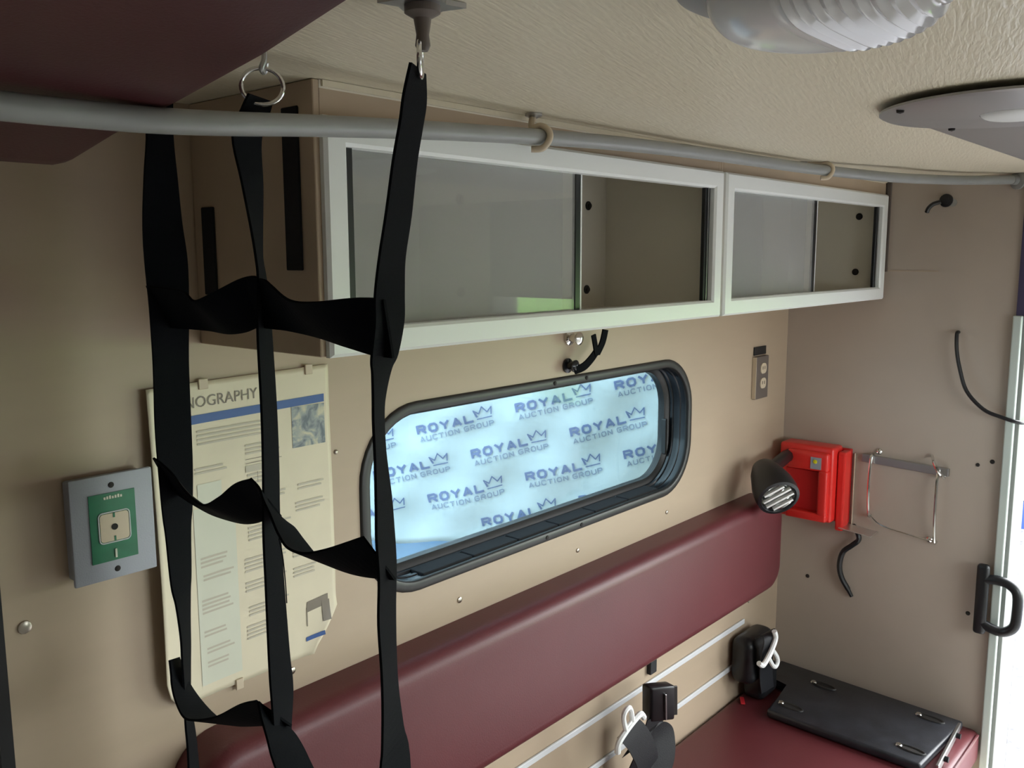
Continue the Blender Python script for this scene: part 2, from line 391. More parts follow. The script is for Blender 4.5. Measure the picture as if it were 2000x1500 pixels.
# logo: ROYAL + crown over AUCTION GROUP
def bar(bm, pts, wid):
    for a, b in zip(pts, pts[1:]):
        a = Vector((*a, 0)); b = Vector((*b, 0)); d = (b-a).normalized(); nn = Vector((-d.y, d.x, 0))*wid/2
        ex = d*wid*.3
        bm.faces.new([bm.verts.new(p) for p in (a-ex-nn, b+ex-nn, b+ex+nn, a-ex+nn)])
def letter(bm, ch, x, wd, h, st):
    L = x+st/2; R = x+wd-st/2; T = h-st/2; B = st/2; m = h*.48; c = (L+R)/2; k = wd*.18
    S = {'R': [[(L, B), (L, T), (R-k, T), (R, T-k*.8), (R, m+k*.6), (R-k, m), (L, m)], [(c, m), (R, B)]],
         'O': [[(L+k, B), (R-k, B), (R, B+k), (R, T-k), (R-k, T), (L+k, T), (L, T-k), (L, B+k), (L+k, B)]],
         'Y': [[(L, T), (c, m), (R, T)], [(c, m), (c, B)]],
         'A': [[(L, B), (c, T), (R, B)], [(L+wd*.2, h*.3), (R-wd*.2, h*.3)]],
         'L': [[(L, T), (L, B), (R, B)]],
         'U': [[(L, T), (L, B+k), (L+k, B), (R-k, B), (R, B+k), (R, T)]],
         'C': [[(R, T-k*.6), (R-k, T), (L+k, T), (L, T-k), (L, B+k), (L+k, B), (R-k, B), (R, B+k*.6)]],
         'G': [[(R, T-k*.6), (R-k, T), (L+k, T), (L, T-k), (L, B+k), (L+k, B), (R-k, B), (R, B+k), (R, m), (c, m)]],
         'T': [[(L, T), (R, T)], [(c, T), (c, B)]], 'I': [[(c, B), (c, T)]],
         'N': [[(L, B), (L, T), (R, B), (R, T)]],
         'P': [[(L, B), (L, T), (R-k, T), (R, T-k*.8), (R, m+k*.4), (R-k, m), (L, m)]]}
    for s in S.get(ch, []): bar(bm, s, st)
def word(bm, s, x0, x1, h, st, gap):
    wts = [.35 if c in 'I ' else 1 for c in s]; tot = x1-x0-gap*(len(s)-1); u = tot/sum(wts); x = x0
    for c, q in zip(s, wts): letter(bm, c, x, u*q, h, st); x += u*q+gap
def logo_parts():
    a = NB(); word(a, 'ROYAL', 0, 116, 18.5, 4.6, 4.5)
    bar(a, [(123, 4), (152, 4)], 2.2); bar(a, [(122.5, 9), (118.5, 23), (128, 14.5), (136.5, 27), (145, 14.5), (155, 23), (152, 9)], 2.4); bar(a, [(124, 9), (121.5, 17)], 2.4)
    b = NB(); word(b, 'AUCTION GROUP', 3, 154, 11, 2.2, 2.6)
    for v in b.verts: v.co.y -= 15
    return a, b
for ri in range(-4, 4):
    for ci in range(-5, 5):
        # lattice anchored where the cloth shows a logo, pitch 0.287 m by 0.101 m, alternate rows shifted half a pitch
        u = 200.9*ci+94.7*ri; v = -70.7*ri
        cx = -188+u*ca-v*sa; cz = -336-16+u*sa+v*ca
        if not (-440 < cx < 500 and -545 < cz < -150): continue
        if cx*PX < X0+.02 or (cx+158)*PX > X1-.003 or cz*PX < zbot(cx*PX)+.012: continue
        for bmx, mm in zip(logo_parts(), ('print_', 'print2')):
            if mm == 'print2' and cz*PX-.03 < zbot(cx*PX)+.004: continue
            for q in bmx.verts:
                sx = (cx+q.co.x*ca-q.co.y*sa)*PX; sz = (cz+q.co.x*sa+q.co.y*ca)*PX
                q.co = ban(sx, sz, -.0035)
            obj('printed_logo' if mm == 'print_' else 'printed_caption', bmx, mm, BN)

# ================================================================== OVERHEAD CABINETS
def cabinet(x0, x1, label, velcro=False, split=.5, bolts=()):
    Y0, Y1, Z0, Z1 = -.262, -.0005, 1.485, CZ-.0005
    c = thing('overhead_cabinet', ((x0+x1)/2, -.13, Z0), label, 'cabinet', 'overhead cabinets above the window')
    T = .009
    for nm, a, b in (('back_panel', (x0+T, Y1-.006, Z0+T), (x1-T, Y1, Z1-T)), ('bottom_panel', (x0+T, Y0, Z0), (x1-T, Y1-.006, Z0+T)), ('top_panel', (x0+T, Y0, Z1-T), (x1-T, Y1-.006, Z1))):
        bm = NB(); box(bm, a, b); obj(nm, bm, 'cabinet' if nm == 'bottom_panel' else 'inside', c)
    sides = []
    for a, b in ((x0, x0+T), (x1-T, x1)):
        bm = NB(); box(bm, (a, Y0, Z0), (b, Y1, Z1), .001, 1); sides.append(obj('side_panel', bm, 'cabinet', c))
    for a in (x0+T, x1-T-.0015):
        bm = NB(); box(bm, (a+.0001, Y0+.012, Z0+T+.0002), (a+.0014, Y1-.0062, Z1-T-.0002)); obj('side_liner', bm, 'inside', c)
    bm = NB(); box(bm, (x0+T+.002, Y0+.012, Z0+T+.0001), (x1-T-.002, Y1-.0062, Z0+T+.0015)); obj('floor_liner', bm, 'inside', c)
    bm = NB(); box(bm, (x0+T, Y0, 1.748), (x1-T, Y0+T, Z1-T)); obj('fascia', bm, 'cabinet', c)
    bm = NB(); box(bm, (x0+.012, Y0-.003, Z1-.007), (x1, Y0-.0002, Z1)); obj('caulk_bead', bm, 'ceiling', c)
    # white mitred frame of the sliding doors
    fx0, fx1, fz0, fz1 = x0+.007, x1-.004, 1.484, 1.756; fw_ = .032; yf, yb = Y0-.011, Y0-.0005
    R = lambda i, y: [Vector(p) for p in ((fx0+i, y, fz0+i), (fx1-i, y, fz0+i), (fx1-i, y, fz1-i), (fx0+i, y, fz1-i))]
    bm = NB(); loft(bm, [R(0, yb), R(0, yf+.004), R(.004, yf), R(fw_-.004, yf), R(fw_, yf+.004), R(fw_, yb+.012)]); fr = obj('door_frame', bm, 'white', c)
    ix0, ix1, iz0, iz1 = fx0+fw_, fx1-fw_, fz0+fw_, fz1-fw_
    for a, b in ((ix0, ix0+.016), (ix1-.018, ix1)):
        bm = NB(); box(bm, (a, Y0+.001, iz0-.004), (b, Y0+.009, iz1+.004), .001, 1); obj('track_seal', bm, 'black', fr)
        if a > ix0:
            bm = NB(); box(bm, (a+.007, Y0-.0012, iz0), (a+.0095, Y0+.0008, iz1)); obj('track_rib', bm, 'steel', fr)
    xs = ix0+(ix1-ix0)*split
    bm = NB(); box(bm, (ix0+.022, Y0+.011, iz0-.006), (xs, Y0+.015, iz1+.006), .0006, 1); p = obj('sliding_pane', bm, 'cabglass', c)
    bm = NB(); box(bm, (xs-.013, Y0+.0095, iz0-.004), (xs, Y0+.0165, iz1+.004), .001, 1); obj('pull_strip', bm, 'black', p)
    bm = NB(); box(bm, (xs+.0003, Y0+.0095, iz0-.004), (xs+.0035, Y0+.0165, iz1+.004)); obj('edge_bead', bm, 'white', p)
    bm = NB(); box(bm, (ix0+.0185, Y0+.0095, iz0-.004), (ix0+.0217, Y0+.0165, iz1+.004)); obj('edge_bead', bm, 'white', p)
    bm = NB(); box(bm, (ix0+.03, Y0+.021, iz0-.006), (xs-.03, Y0+.025, iz1+.006), .0006, 1); obj('sliding_pane', bm, 'cabglass', c)
    for pos, ax in bolts:
        bm = NB(); lathe(bm, [(0, 0), (.009, 0), (.009, .002), (.005, .004), (.005, .006), (0, .006)], pos, ax, 14); obj('bolt', bm, 'hole', c, smooth=True)
    if velcro:
        for ya, yb2, za, zb in ((-.236, -.205, 1.584, 1.768), (-.051, -.022, 1.551, 1.663)):
            bm = NB(); box(bm, (x0-.003, ya, za), (x0-.0001, yb2, zb), .001, 1); obj('velcro_strip', bm, 'velcro', sides[0])
    return c
cabinet(.628, 1.5635, 'longer tan overhead cabinet with white sliding door frame and velcro on its side', True, .545,
        [((x, -.0068, z), (0, -1, 0)) for x, z in ((1.49, 1.70), (1.487, 1.532), (1.12, 1.696), (1.12, 1.538))])
cabinet(1.5645, 2.463, 'shorter tan overhead cabinet with white frame against the rear wall', False, .535,
        [((2.4524, y, z), (-1, 0, 0)) for y, z in ((-.200, 1.702), (-.197, 1.555))]+[((1.72, -.0068, 1.69), (0, -1, 0))])

# ================================================================== BENCH
def cushion(name, a, b, r, m, label, cat, crown=0, seg=4, parent=None):
    bm = NB(); box(bm, a, b)
    # bevel
    bmesh.ops.bevel(bm, geom=list(bm.edges), offset=r, segments=seg, profile=.5, affect='EDGES')
    return bm
# backrest pad: extruded profile with rounded corners
def pad_loop(x0, x1, z0, z1, rr, y): return rrect(x0, x1, z0, z1, rr, y, 8)
PBX = (.548, 2.335, .675, .943)
bm = NB()
L = [pad_loop(*PBX, .07, -.0005), pad_loop(*PBX, .07, -.05)]
for k in range(1, 6):
    a = PI/2*k/5; i = .03*(1-math.cos(a)); y = -.05-.03*math.sin(a)
    L.append(pad_loop(PBX[0]+i, PBX[1]-i, PBX[2]+i, PBX[3]-i, .07-i, y))
V = loft(bm, L); bm.faces.new(V[-1]); bm.faces.new(V[0][::-1])
t = obj('backrest_pad', bm, 'maroon', smooth=50); tag(t, 'long maroon vinyl backrest pad on the wall under the window', 'backrest')
bt = thing('bench_seat', (1.5, -.29, 0), 'maroon vinyl bench seat on a beige base along the wall', 'bench')
bm = NB(); box(bm, (.56, -.555, .0), (2.478, -.001, .27)); obj('base', bm, 'cabinet', bt)
bm = NB(); box(bm, (.545, -.58, .27), (2.478, -.002, .362)); bmesh.ops.bevel(bm, geom=[e for e in bm.edges], offset=.022, segments=4, profile=.5, affect='EDGES'); obj('cushion', bm, 'maroon', bt, smooth=40)
bm = NB(); tube(bm, catmull([(.58, -.578, .355), (1.5, -.578, .355), (2.45, -.578, .355)], 8), .004, 8); obj('piping', bm, 'maroon', bt, smooth=True)
# small black tab under the pad
bm = NB(); box(bm, (1.755, -.012, .598), (1.783, -.0005, .676), .002); tag(obj('pad_tab', bm, 'belt'), 'small black webbing tab hanging below the backrest pad', 'tab')
bm = NB(); obox(bm, (2.20, -.036, .366), (.016, .010, 0), (-.003, .005, 0), (0, 0, .002), .001); tag(obj('red_tag', bm, 'red_tab'), 'tiny red tag lying on the bench near the wall', 'tag')

# seat belts
def tongue(bm, c, ax, az, s=1.0):
    """metal belt tongue: loop blade on a wide yoke; ax along the yoke, az along the blade"""
    c = Vector(c); ax = Vector(ax).normalized(); az = Vector(az).normalized(); n = ax.cross(az)
    P = lambda x, z: c+ax*x*s+az*z*s
    tube(bm, catmull([P(-.010, .0), P(-.011, .028), P(-.006, .040), P(.006, .040), P(.011, .028), P(.010, 0)], 5), .0045*s, 8)
    tube(bm, catmull([P(-.040, -.022), P(-.034, -.006), P(-.014, -.001), P(.014, -.001), P(.034, -.006), P(.040, -.022)], 5), .0055*s, 8)
    obox(bm, P(0, .002), ax*.012*s, az*.006*s, n*.0022*s, .001)
def vec(*a): return Vector(a)
# middle belt: tongue, folded webbing and buckle
t = thing('seat_belt', (1.60, -.09, .363), 'black lap belt with white metal tongue and upright buckle at mid bench', 'seat belt', 'lap belts on the bench')
def web(name, pts, wv, par):
    cs = catmull(pts, 6); bm = NB(); ribbon(bm, cs, [Vector(wv)]*len(cs), .003); return obj(name, bm, 'belt', par, smooth=60)
web('webbing', [(1.497, -.117, .612), (1.525, -.128, .575), (1.56, -.130, .51), (1.585, -.11, .44), (1.60, -.06, .392)], (.055, -.012, .030), t)
web('folded_webbing', [(1.535, -.112, .545), (1.575, -.12, .570), (1.612, -.130, .545), (1.600, -.142, .48), (1.565, -.132, .42), (1.55, -.10, .392)], (.060, -.024, .026), t)
web('buckle_webbing', [(1.662, -.087, .56), (1.652, -.075, .50), (1.642, -.055, .44), (1.640, -.03, .370)], (.055, -.014, .004), t)
bm = NB(); tongue(bm, (1.494, -.124, .618), (.88, -.05, .42), (-.38, -.10, .88), 1.25); obj('tongue', bm, 'metaltongue', t, smooth=True)
bm = NB(); obox(bm, (1.668, -.088, .592), (.034, -.012, -.006), (.004, .016, .0), (-.014, -.008, .050), .007, 3); b_ = obj('buckle', bm, 'black', t, smooth=40)
bm = NB(); obox(bm, (1.690, -.107, .592), (.018, -.006, -.004), (.001, .002, 0), (-.012, -.006, .042), .001, 1); obj('side_plate', bm, 'lip', b_)
bm = NB(); obox(bm, (1.668, -.1065, .585), (.0022, -.0006, -.0004), (.001, .003, 0), (-.012, -.006, .038), .0006, 1); obj('bright_slot', bm, 'steel', b_)
# rear one, stowed on its retractor
t = thing('seat_belt_retractor', (2.22, -.05, .363), 'black belt retractor with pale metal tongue in the corner by the rear wall', 'seat belt', 'lap belts on the bench')
bm = NB(); box(bm, (2.165, -.078, .425), (2.315, -.0065, .560), .028, 5); obj('housing', bm, 'black', t, smooth=40)
bm = NB(); box(bm, (2.225, -.085, .364), (2.325, -.02, .46), .02, 4); obj('cover', bm, 'black', t, smooth=40)
web('webbing', [(2.215, -.079, .565), (2.21, -.100, .582), (2.195, -.113, .572), (2.19, -.108, .53), (2.215, -.095, .46), (2.24, -.09, .40)], (.052, -.012, .006), t)
bm = NB(); tongue(bm, (2.178, -.122, .540), (.78, -.02, .60), (.60, -.10, -.78), 1.3); obj('tongue', bm, 'metaltongue', t, smooth=True)

# black slotted board lying across the rear end of the seat
t = thing('black_board', (2.3, -.3, .363), 'black plastic board with hand slots lying across the bench end', 'board')
bm = NB()
prism(bm, [Vector(p) for p in ((2.160, -.125, .364), (2.335, -.115, .364), (2.340, -.03, .364), (2.470, -.025, .364), (2.440, -.545, .364), (2.150, -.525, .364))], (0, 0, .024))
bmesh.ops.bevel(bm, geom=list(bm.edges), offset=.008, segments=3, profile=.5, affect='EDGES'); bd = obj('panel', bm, 'tray', t, smooth=40)
for x, y, a in ((2.215, -.17, 1.45), (2.39, -.19, 1.5), (2.395, -.475, 1.5), (2.205, -.485, 1.5)):
    bm = NB(); u = Vector((math.cos(a), math.sin(a), 0)); v = Vector((-u.y, u.x, 0)); ring = []
    for k in range(20):
        q = 2*PI*k/20; ring.append(Vector((x, y, .3885))+u*(.034*math.cos(q))+v*(.012*math.sin(q)))
    tube(bm, ring, .0032, 8, closed=True); obj('slot_rim', bm, 'lip', bd, smooth=True)
    bm = NB(); e_ = Vector((x, y, .389))+u*.030; lathe(bm, [(0, 0), (.009, 0), (.007, .003), (0, .004)], e_, (0, 0, 1), 10); obj('rivet', bm, 'chrome', bd, smooth=True)
    bm = NB(); lathe(bm, [(0, 0), (1, 0), (1, .6), (0, .6)], (0, 0, 0), (0, 0, 1), 20)
    for q in bm.verts: q.co = Vector((x, y, .3876))+u*q.co.x*.033+v*q.co.y*.0115+Vector((0, 0, q.co.z*.001))
    obj('slot', bm, 'hole', bd)
bm = NB(); obox(bm, (2.30, -.547, .377), (.125, .008, 0), (-.0002, .004, 0), (0, 0, .011), .002); obj('end_rail', bm, 'steel', bd)
for x in (2.235, 2.37):
    bm = NB(); lathe(bm, [(0, 0), (.007, 0), (.007, .012), (0, .012)], (x, -.549+(x-2.3)*.06, .378), (0, -1, 0), 12); obj('end_bolt', bm, 'black', bd, smooth=True)

# ================================================================== WALL ITEMS (bench wall)
# grey sensor box with green label
t = thing('call_station', (.497, -.02, 1.193), 'grey wall box with a green label and square opening beside the poster', 'wall box')
bm = NB(); box(bm, (.451, -.040, 1.202), (.545, -.0168, 1.325), .003); obj('back_box', bm, 'greybox', t, smooth=40)
bm = NB(); box(bm, (.4470, -.046, 1.1975), (.5500, -.040, 1.3295), .002); fp = obj('face_plate', bm, 'greybox', t, smooth=40)
bm = NB(); box(bm, (.4685, -.0475, 1.2215), (.5255, -.0461, 1.307)); lb = obj('green_label', bm, 'green', t)
bm = NB(); L = [rrect(.480, .5155, 1.2465, 1.2815, .004, y, 4) for y in (-.0476, -.0486)]
V = loft(bm, L); bm.faces.new(V[-1]); bm.faces.new(V[0][::-1]); obj('label_window', bm, 'ivory', lb)
bm = NB(); tube(bm, rrect(.4785, .517, 1.245, 1.283, .005, -.048, 4), .0008, 6, closed=True); obj('label_outline', bm, 'trailer', lb)
bm = NB(); lathe(bm, [(0, 0), (.004, 0), (.004, .0006), (0, .0006)], (.4975, -.0487, 1.264), (0, -1, 0), 14); obj('sensor_hole', bm, 'hole', lb)
for z0, z1 in ((1.276, 1.2815), (1.2465, 1.2525), (1.225, 1.236)):
    bm = NB(); box(bm, (.4962, -.0491, z0), (.4985, -.0477, z1)); obj('label_tick', bm, 'green' if z0 > 1.24 else 'palebox', lb)
for k in range(7):
    bm = NB(); box(bm, (.4865+k*.0034, -.0481, 1.2995), (.4888+k*.0034, -.0475, 1.3025+.0006*(k % 3))); obj('label_print', bm, 'palebox', lb)
for x, z in ((.4975, 1.316), (.499, 1.2095)):
    screw('plate_screw', x, z, fp, .0038, -.046, 'hole', .0012)

t.location = (.497-.0155, -.02+.016, 1.193+.0085)

# poster
PX0, PX1, PZ0, PZ1 = .5425, .833, .993, 1.433
def py(x, z):
    o = .004+.018*math.exp(-(x-PX0)/.030)*(.6+.4*math.sin((z-1)*7+.6))
    d = max(0, (x-.765)/.073)*max(0, (1.085-z)/.095)
    return -(o+.05*d*d+.0025*max(0, math.sin((z-1.0)*9))*max(0, (x-.7)/.14))
PO = thing('wall_poster', (.695, -.01, PZ0), 'yellowed laminated paper poster with a blue rule, curling off the wall', 'poster')
bm = NB(); nx, nz = 44, 60; G = {}
def inside(x, z):
    if x < PX0+.045 and z < PZ0+.045 and (x-PX0-.045)**2+(z-PZ0-.045)**2 > .045**2*1.05: return False
    if z < PZ0+.004+max(0, (.075-(x-.57))*.0): return False
    return True
def zlow(x):
    s = PZ0
    if x < PX0+.045: s = PZ0+.045-math.sqrt(max(0, .045**2-(PX0+.045-x)**2))
    if x > .79: s = PZ0+.008+(x-.79)*1.35
    return s
def ztop(x): return PZ1+(x-PX0)*.02+(0 if x < .62 else 0)
for i in range(nx+1):
    x = PX0+(PX1-PX0)*i/nx
    for j in range(nz+1):
        z = zlow(x)+(ztop(x)-zlow(x))*j/nz
        G[i, j] = bm.verts.new((x, py(x, z), z))
for i in range(nx):
    for j in range(nz): bm.faces.new((G[i, j], G[i+1, j], G[i+1, j+1], G[i, j+1]))
ps = obj('sheet', bm, 'poster', PO, smooth=True); md = ps.modifiers.new('thick', 'SOLIDIFY'); md.thickness = .0012; md.offset = 0
def patch(name, x0, x1, z0, z1, m, tilt=0, off=.0012, n=10):
    bm = NB(); V = {}
    for i in range(n+1):
        for j in range(n+1):
            x = x0+(x1-x0)*i/n; z = z0+(z1-z0)*j/n+(x-x0)*tilt
            V[i, j] = bm.verts.new((x, py(x, z)-off, z))
    for i in range(n):
        for j in range(n): bm.faces.new((V[i, j], V[i+1, j], V[i+1, j+1], V[i, j+1]))
    return obj(name, bm, m, ps)
TL = .022
bm, wd = text_bm('CAPNOGRAPHY', .0215, (0, 0, 0), (1, 0, 0), (0, 0, 1), .96)
for v in bm.verts: v.co = Vector((v.co.x+.7085-wd, 0, v.co.z+1.4025+(v.co.x-wd)*TL))
for v in bm.verts: v.co.y = py(v.co.x, v.co.z)-.0013
obj('title_lettering', bm, 'title', ps)
patch('blue_rule', .575, .823, 1.3775, 1.3895, 'blueink', TL)
patch('photo', .764, .823, 1.320, 1.381, 'photo', 0)
patch('pale_column', .600, .664, 1.010, 1.262, 'palebox', .01)
patch('pale_column', .608, .645, 1.262, 1.295, 'palebox', .01)
def para(x0, x1, z, n, dz=.0058, m='ink', h=.0028, tilt=.012):
    for k in range(n):
        e = x1-random.uniform(0, (x1-x0)*.25)
        patch('text_line', x0, e, z-k*dz, z-k*dz+h, m, tilt, .0015, 4)
para(.612, .740, 1.366, 4); para(.685, .742, 1.335, 3)
para(.606, .655, 1.315, 2); para(.684, .745, 1.316, 2, m='title', h=.0008); para(.686, .74, 1.292, 3); para(.69, .75, 1.26, 2)
para(.77, .825, 1.262, 2); para(.765, .822, 1.235, 3); para(.684, .756, 1.215, 4); para(.607, .65, 1.19, 3); para(.61, .66, 1.165, 2)
para(.606, .655, 1.13, 4); para(.676, .748, 1.17, 4); para(.676, .75, 1.135, 3); para(.68, .752, 1.098, 3); para(.757, .80, 1.135, 3); para(.607, .65, 1.085, 2)
para(.675, .745, 1.07, 4); para(.61, .655, 1.06, 2); para(.757, .79, 1.16, 2); para(.61, .65, 1.04, 2)
patch('text_line', .684, .71, 1.298, 1.3075, 'ink', 0, .0014, 4); patch('text_line', .686, .709, 1.238, 1.25, 'ink', 0, .0014, 4)
patch('curve_print', .7025, .7032, 1.281, 1.297, 'title', 0, .0016, 3)
patch('dark_picture', .778, .817, 1.062, 1.078, 'title', .10, .0014, 6); patch('dark_picture', .805, .819, 1.040, 1.072, 'title', .05, .0016, 6)
patch('dark_picture', .777, .7785, 1.040, 1.070, 'title', 0, .0016, 4)
patch('maker_mark', .775, .806, 1.016, 1.0225, 'blueink', .12, .0014, 5)
for x0, x1, z0, z1 in ((.618, .632, 1.424, 1.4385), (.79, .803, 1.427, 1.442), (.652, .664, .984, 1.0)):
    bm = NB(); box(bm, (x0, -.0075, z0), (x1, -.0045, z1), .0008, 1); obj('clip', bm, 'ivory', ps)

# outlet
t = thing('wall_outlet', (2.302, 0, 1.205), 'duplex power outlet in a bronze plate near the rear corner', 'outlet')
bm = NB(); box(bm, (2.262, -.012, 1.208), (2.338, -.0005, 1.326), .002); pb = obj('cover_plate', bm, 'outletplate', t)
bm = NB(); box(bm, (2.2605, -.0125, 1.210), (2.2622, -.001, 1.325)); obj('bright_edge', bm, 'ivory', pb)
for z in (1.292, 1.251):
    bm = NB(); L = [rrect(2.286, 2.320, z-.0145, z+.0145, .012, y, 6) for y in (-.012, -.0145)]
    V = loft(bm, L); bm.faces.new(V[-1]); r_ = bm and obj('receptacle', bm, 'ivory', pb)
    for dx in (-.006, .006):
        bm = NB(); box(bm, (2.303+dx-.0012, -.0149, z-.003), (2.303+dx+.0012, -.0144, z+.006)); obj('slot', bm, 'hole', r_)
bm = NB(); box(bm, (2.264, -.004, 1.329), (2.336, -.0005, 1.352), .001); obj('embossed_tag', bm, 'black', t)

# studs and Y strap under the cabinet
t = thing('strap_hook', (1.44, -.02, 1.37), 'two chrome wall studs with a black Y-shaped strap above the window', 'strap hook')
for x, z, l in ((1.437, 1.436, .030), (1.432, 1.380, .024)):
    bm = NB(); lathe(bm, [(0, 0), (.015, 0), (.015, .004), (.008, .006), (.007, l-.01), (.012, l-.006), (.013, l-.002), (.008, l+.002), (0, l+.003)], (x, -.0005, z), (0, -1, 0), 18); obj('stud', bm, 'chrome' if z > 1.4 else 'darkframe', t, smooth=40)
def strap(par, pts, wv, name='strap', m='webbing', th=.003):
    cs = catmull(pts, 5); bm = NB(); ribbon(bm, cs, [Vector(wv)]*len(cs), th); return obj(name, bm, m, par, smooth=60)
strap(t, [(1.425, -.024, 1.372), (1.45, -.03, 1.379), (1.472, -.034, 1.395), (1.487, -.036, 1.410)], (-.008, 0, .015))
strap(t, [(1.485, -.036, 1.398), (1.478, -.037, 1.420), (1.470, -.038, 1.442)], (.013, 0, .003))
strap(t, [(1.485, -.036, 1.400), (1.503, -.037, 1.424), (1.510, -.039, 1.450)], (.018, 0, -.003))

# ================================================================== REAR WALL ITEMS
# red hand lantern in its wall charger
t = thing('hand_lantern', (2.41, -.12, .855), 'red box lantern with swivelling black lamp head in its wall holder', 'lantern')
bm = NB(); box(bm, (2.392, -.185, .862), (2.462, -.030, 1.075), .008, 3); lb = obj('body', bm, 'red', t, smooth=40)
bm = NB(); box(bm, (2.3885, -.150, .892), (2.3935, -.052, 1.005), .002); obj('recess_panel', bm, 'redsatin', lb)
bm = NB(); box(bm, (2.372, -.178, 1.008), (2.394, -.06, 1.062), .008, 3); obj('switch_housing', bm, 'red', lb, smooth=40)
bm = NB(); box(bm, (2.372, -.178, .866), (2.394, -.06, .889), .006, 3); obj('bottom_lip', bm, 'red', lb, smooth=40)
bm = NB(); box(bm, (2.370, -.178, .885), (2.394, -.152, 1.012), .006, 3); obj('handle', bm, 'red', lb, smooth=40)
bm = NB(); box(bm, (2.3705, -.160, 1.015), (2.3725, -.130, 1.048)); sp_ = obj('indicator_label', bm, 'greybox', lb)
bm = NB(); lathe(bm, [(0, 0), (.006, 0), (.005, .002), (0, .003)], (2.3705, -.143, 1.036), (-1, 0, 0), 14); obj('indicator_lamp', bm, 'yellow', lb, smooth=True)
ax = Vector((-.60, -.66, -.45)).normalized(); hc = Vector((2.195, -.090, 1.014))
bm = NB(); lathe(bm, [(0, -.050), (.030, -.046), (.042, -.02), (.055, .03), (.057, .060), (.055, .078), (.047, .080), (.044, .074)], hc, ax, 32); hh = obj('lamp_head', bm, 'black', t, smooth=40)
bm = NB(); lathe(bm, [(.046, .076), (.043, .060), (.033, .045), (.014, .034), (0, .032)], hc, ax, 32); obj('reflector', bm, 'chrome', hh, smooth=True)
u = ax.cross(Vector((0, 0, 1))).normalized(); v = ax.cross(u)
for k in (-1.5, -.5, .5, 1.5):
    hw = math.sqrt(max(.0001, .040**2-(k*.019)**2)); d = (u*.8+v*.6); e = (v*.8-u*.6)
    bm = NB(); tube(bm, [hc+ax*.075+e*(k*.019)+d*q*hw for q in (-1, -.5, 0, .5, 1)], .0060, 8); obj('lens_flute', bm, 'alu', hh, smooth=True)
bm = NB(); tube(bm, [(2.40, -.06, 1.04), (2.36, -.062, 1.04), (2.25, -.074, 1.03)], .018, 10); obj('swivel_neck', bm, 'black', t, smooth=True)
t2 = thing('lantern_charger', (2.47, -.17, .85), 'flat red and clear charging bracket behind the lantern on the rear wall', 'charger')
bm = NB(); box(bm, (2.463, -.206, .850), (2.4795, -.060, 1.064), .003); obj('back_plate', bm, 'redsatin', t2)
bm = NB(); box(bm, (2.418, -.209, .838), (2.462, -.187, 1.062), .005); obj('side_arm', bm, 'red', t2)
bm = NB(); box(bm, (2.472, -.2150, .836), (2.4785, -.2130, 1.052), .0005, 1); obj('clear_edge', bm, 'ivory', t2)
bm = NB(); obox(bm, (2.44, -.245, .846), (.001, -.045, -.004), (.030, .001, 0), (0, 0, .0012), .0005, 1); obj('bottom_bracket', bm, 'alu', t2)

# chrome wire rack
t = thing('wire_rack', (2.465, -.34, .84), 'chrome wire holder frame on the rear wall beside the red lantern', 'wire rack')
RX = 2.462
for y, zt, zb in ((-.262, 1.045, .890), (-.436, 1.030, .850)):
    bm = NB(); tube(bm, catmull([(2.478, y, zt+.012), (RX, y, zt), (RX-.012, y-.002, (zt+zb)/2), (RX, y-.002, zb), (2.478, y-.002, zb-.006)], 5), .0042, 8); obj('upright_wire', bm, 'chrome', t, smooth=True)
bm = NB(); obox(bm, (2.4735, -.347, 1.040), (.0, .113, .004), (.005, 0, 0), (0, -.0003, .011), .0015); obj('back_bar', bm, 'steel', t)
bm = NB(); tube(bm, catmull([(2.475, -.415, 1.075), (2.45, -.428, 1.062), (2.448, -.44, 1.04), (2.47, -.45, 1.02)], 5), .0042, 8); obj('bent_wire', bm, 'chrome', t, smooth=True)
bm = NB(); tube(bm, catmull([(2.47, -.262, .890), (2.455, -.30, .868), (2.452, -.38, .856), (2.462, -.425, .848)], 5), .0018, 6); obj('lower_wire', bm, 'chrome', t, smooth=True)
for y, z in ((-.256, 1.042), (-.278, 1.066), (-.421, .846), (-.438, 1.03)):
    bm = NB(); lathe(bm, [(0, 0), (.008, 0), (.008, .004), (.004, .008), (0, .009)], (2.4795, y, z), (-1, 0, 0), 14); obj('stud', bm, 'chrome', t, smooth=True)

# cables
bm = NB(); tube(bm, catmull([(2.4795, -.458, 1.404), (2.462, -.459, 1.400), (2.455, -.463, 1.36), (2.452, -.474, 1.313), (2.450, -.494, 1.258), (2.450, -.535, 1.216), (2.455, -.575, 1.200), (2.463, -.612, 1.190), (2.50, -.625, 1.188), (2.55, -.63, 1.205)], 5), .0048, 8)
tag(obj('hanging_cable', bm, 'black', smooth=True), 'thin black cable curving from the rear wall over the door jamb', 'cable')
bm = NB(); tube(bm, catmull([(2.475, -.219, .845), (2.466, -.232, .835), (2.462, -.241, .812), (2.463, -.222, .79), (2.464, -.198, .765), (2.464, -.190, .725), (2.466, -.197, .69), (2.470, -.214, .660), (2.473, -.226, .638)], 5), [.007]*12+[.0075]*24+[.006-.0002*k for k in range(5)], 8)
tag(obj('short_cable', bm, 'black', smooth=True), 'short black cable stub dangling on the rear wall below the lantern', 'cable')
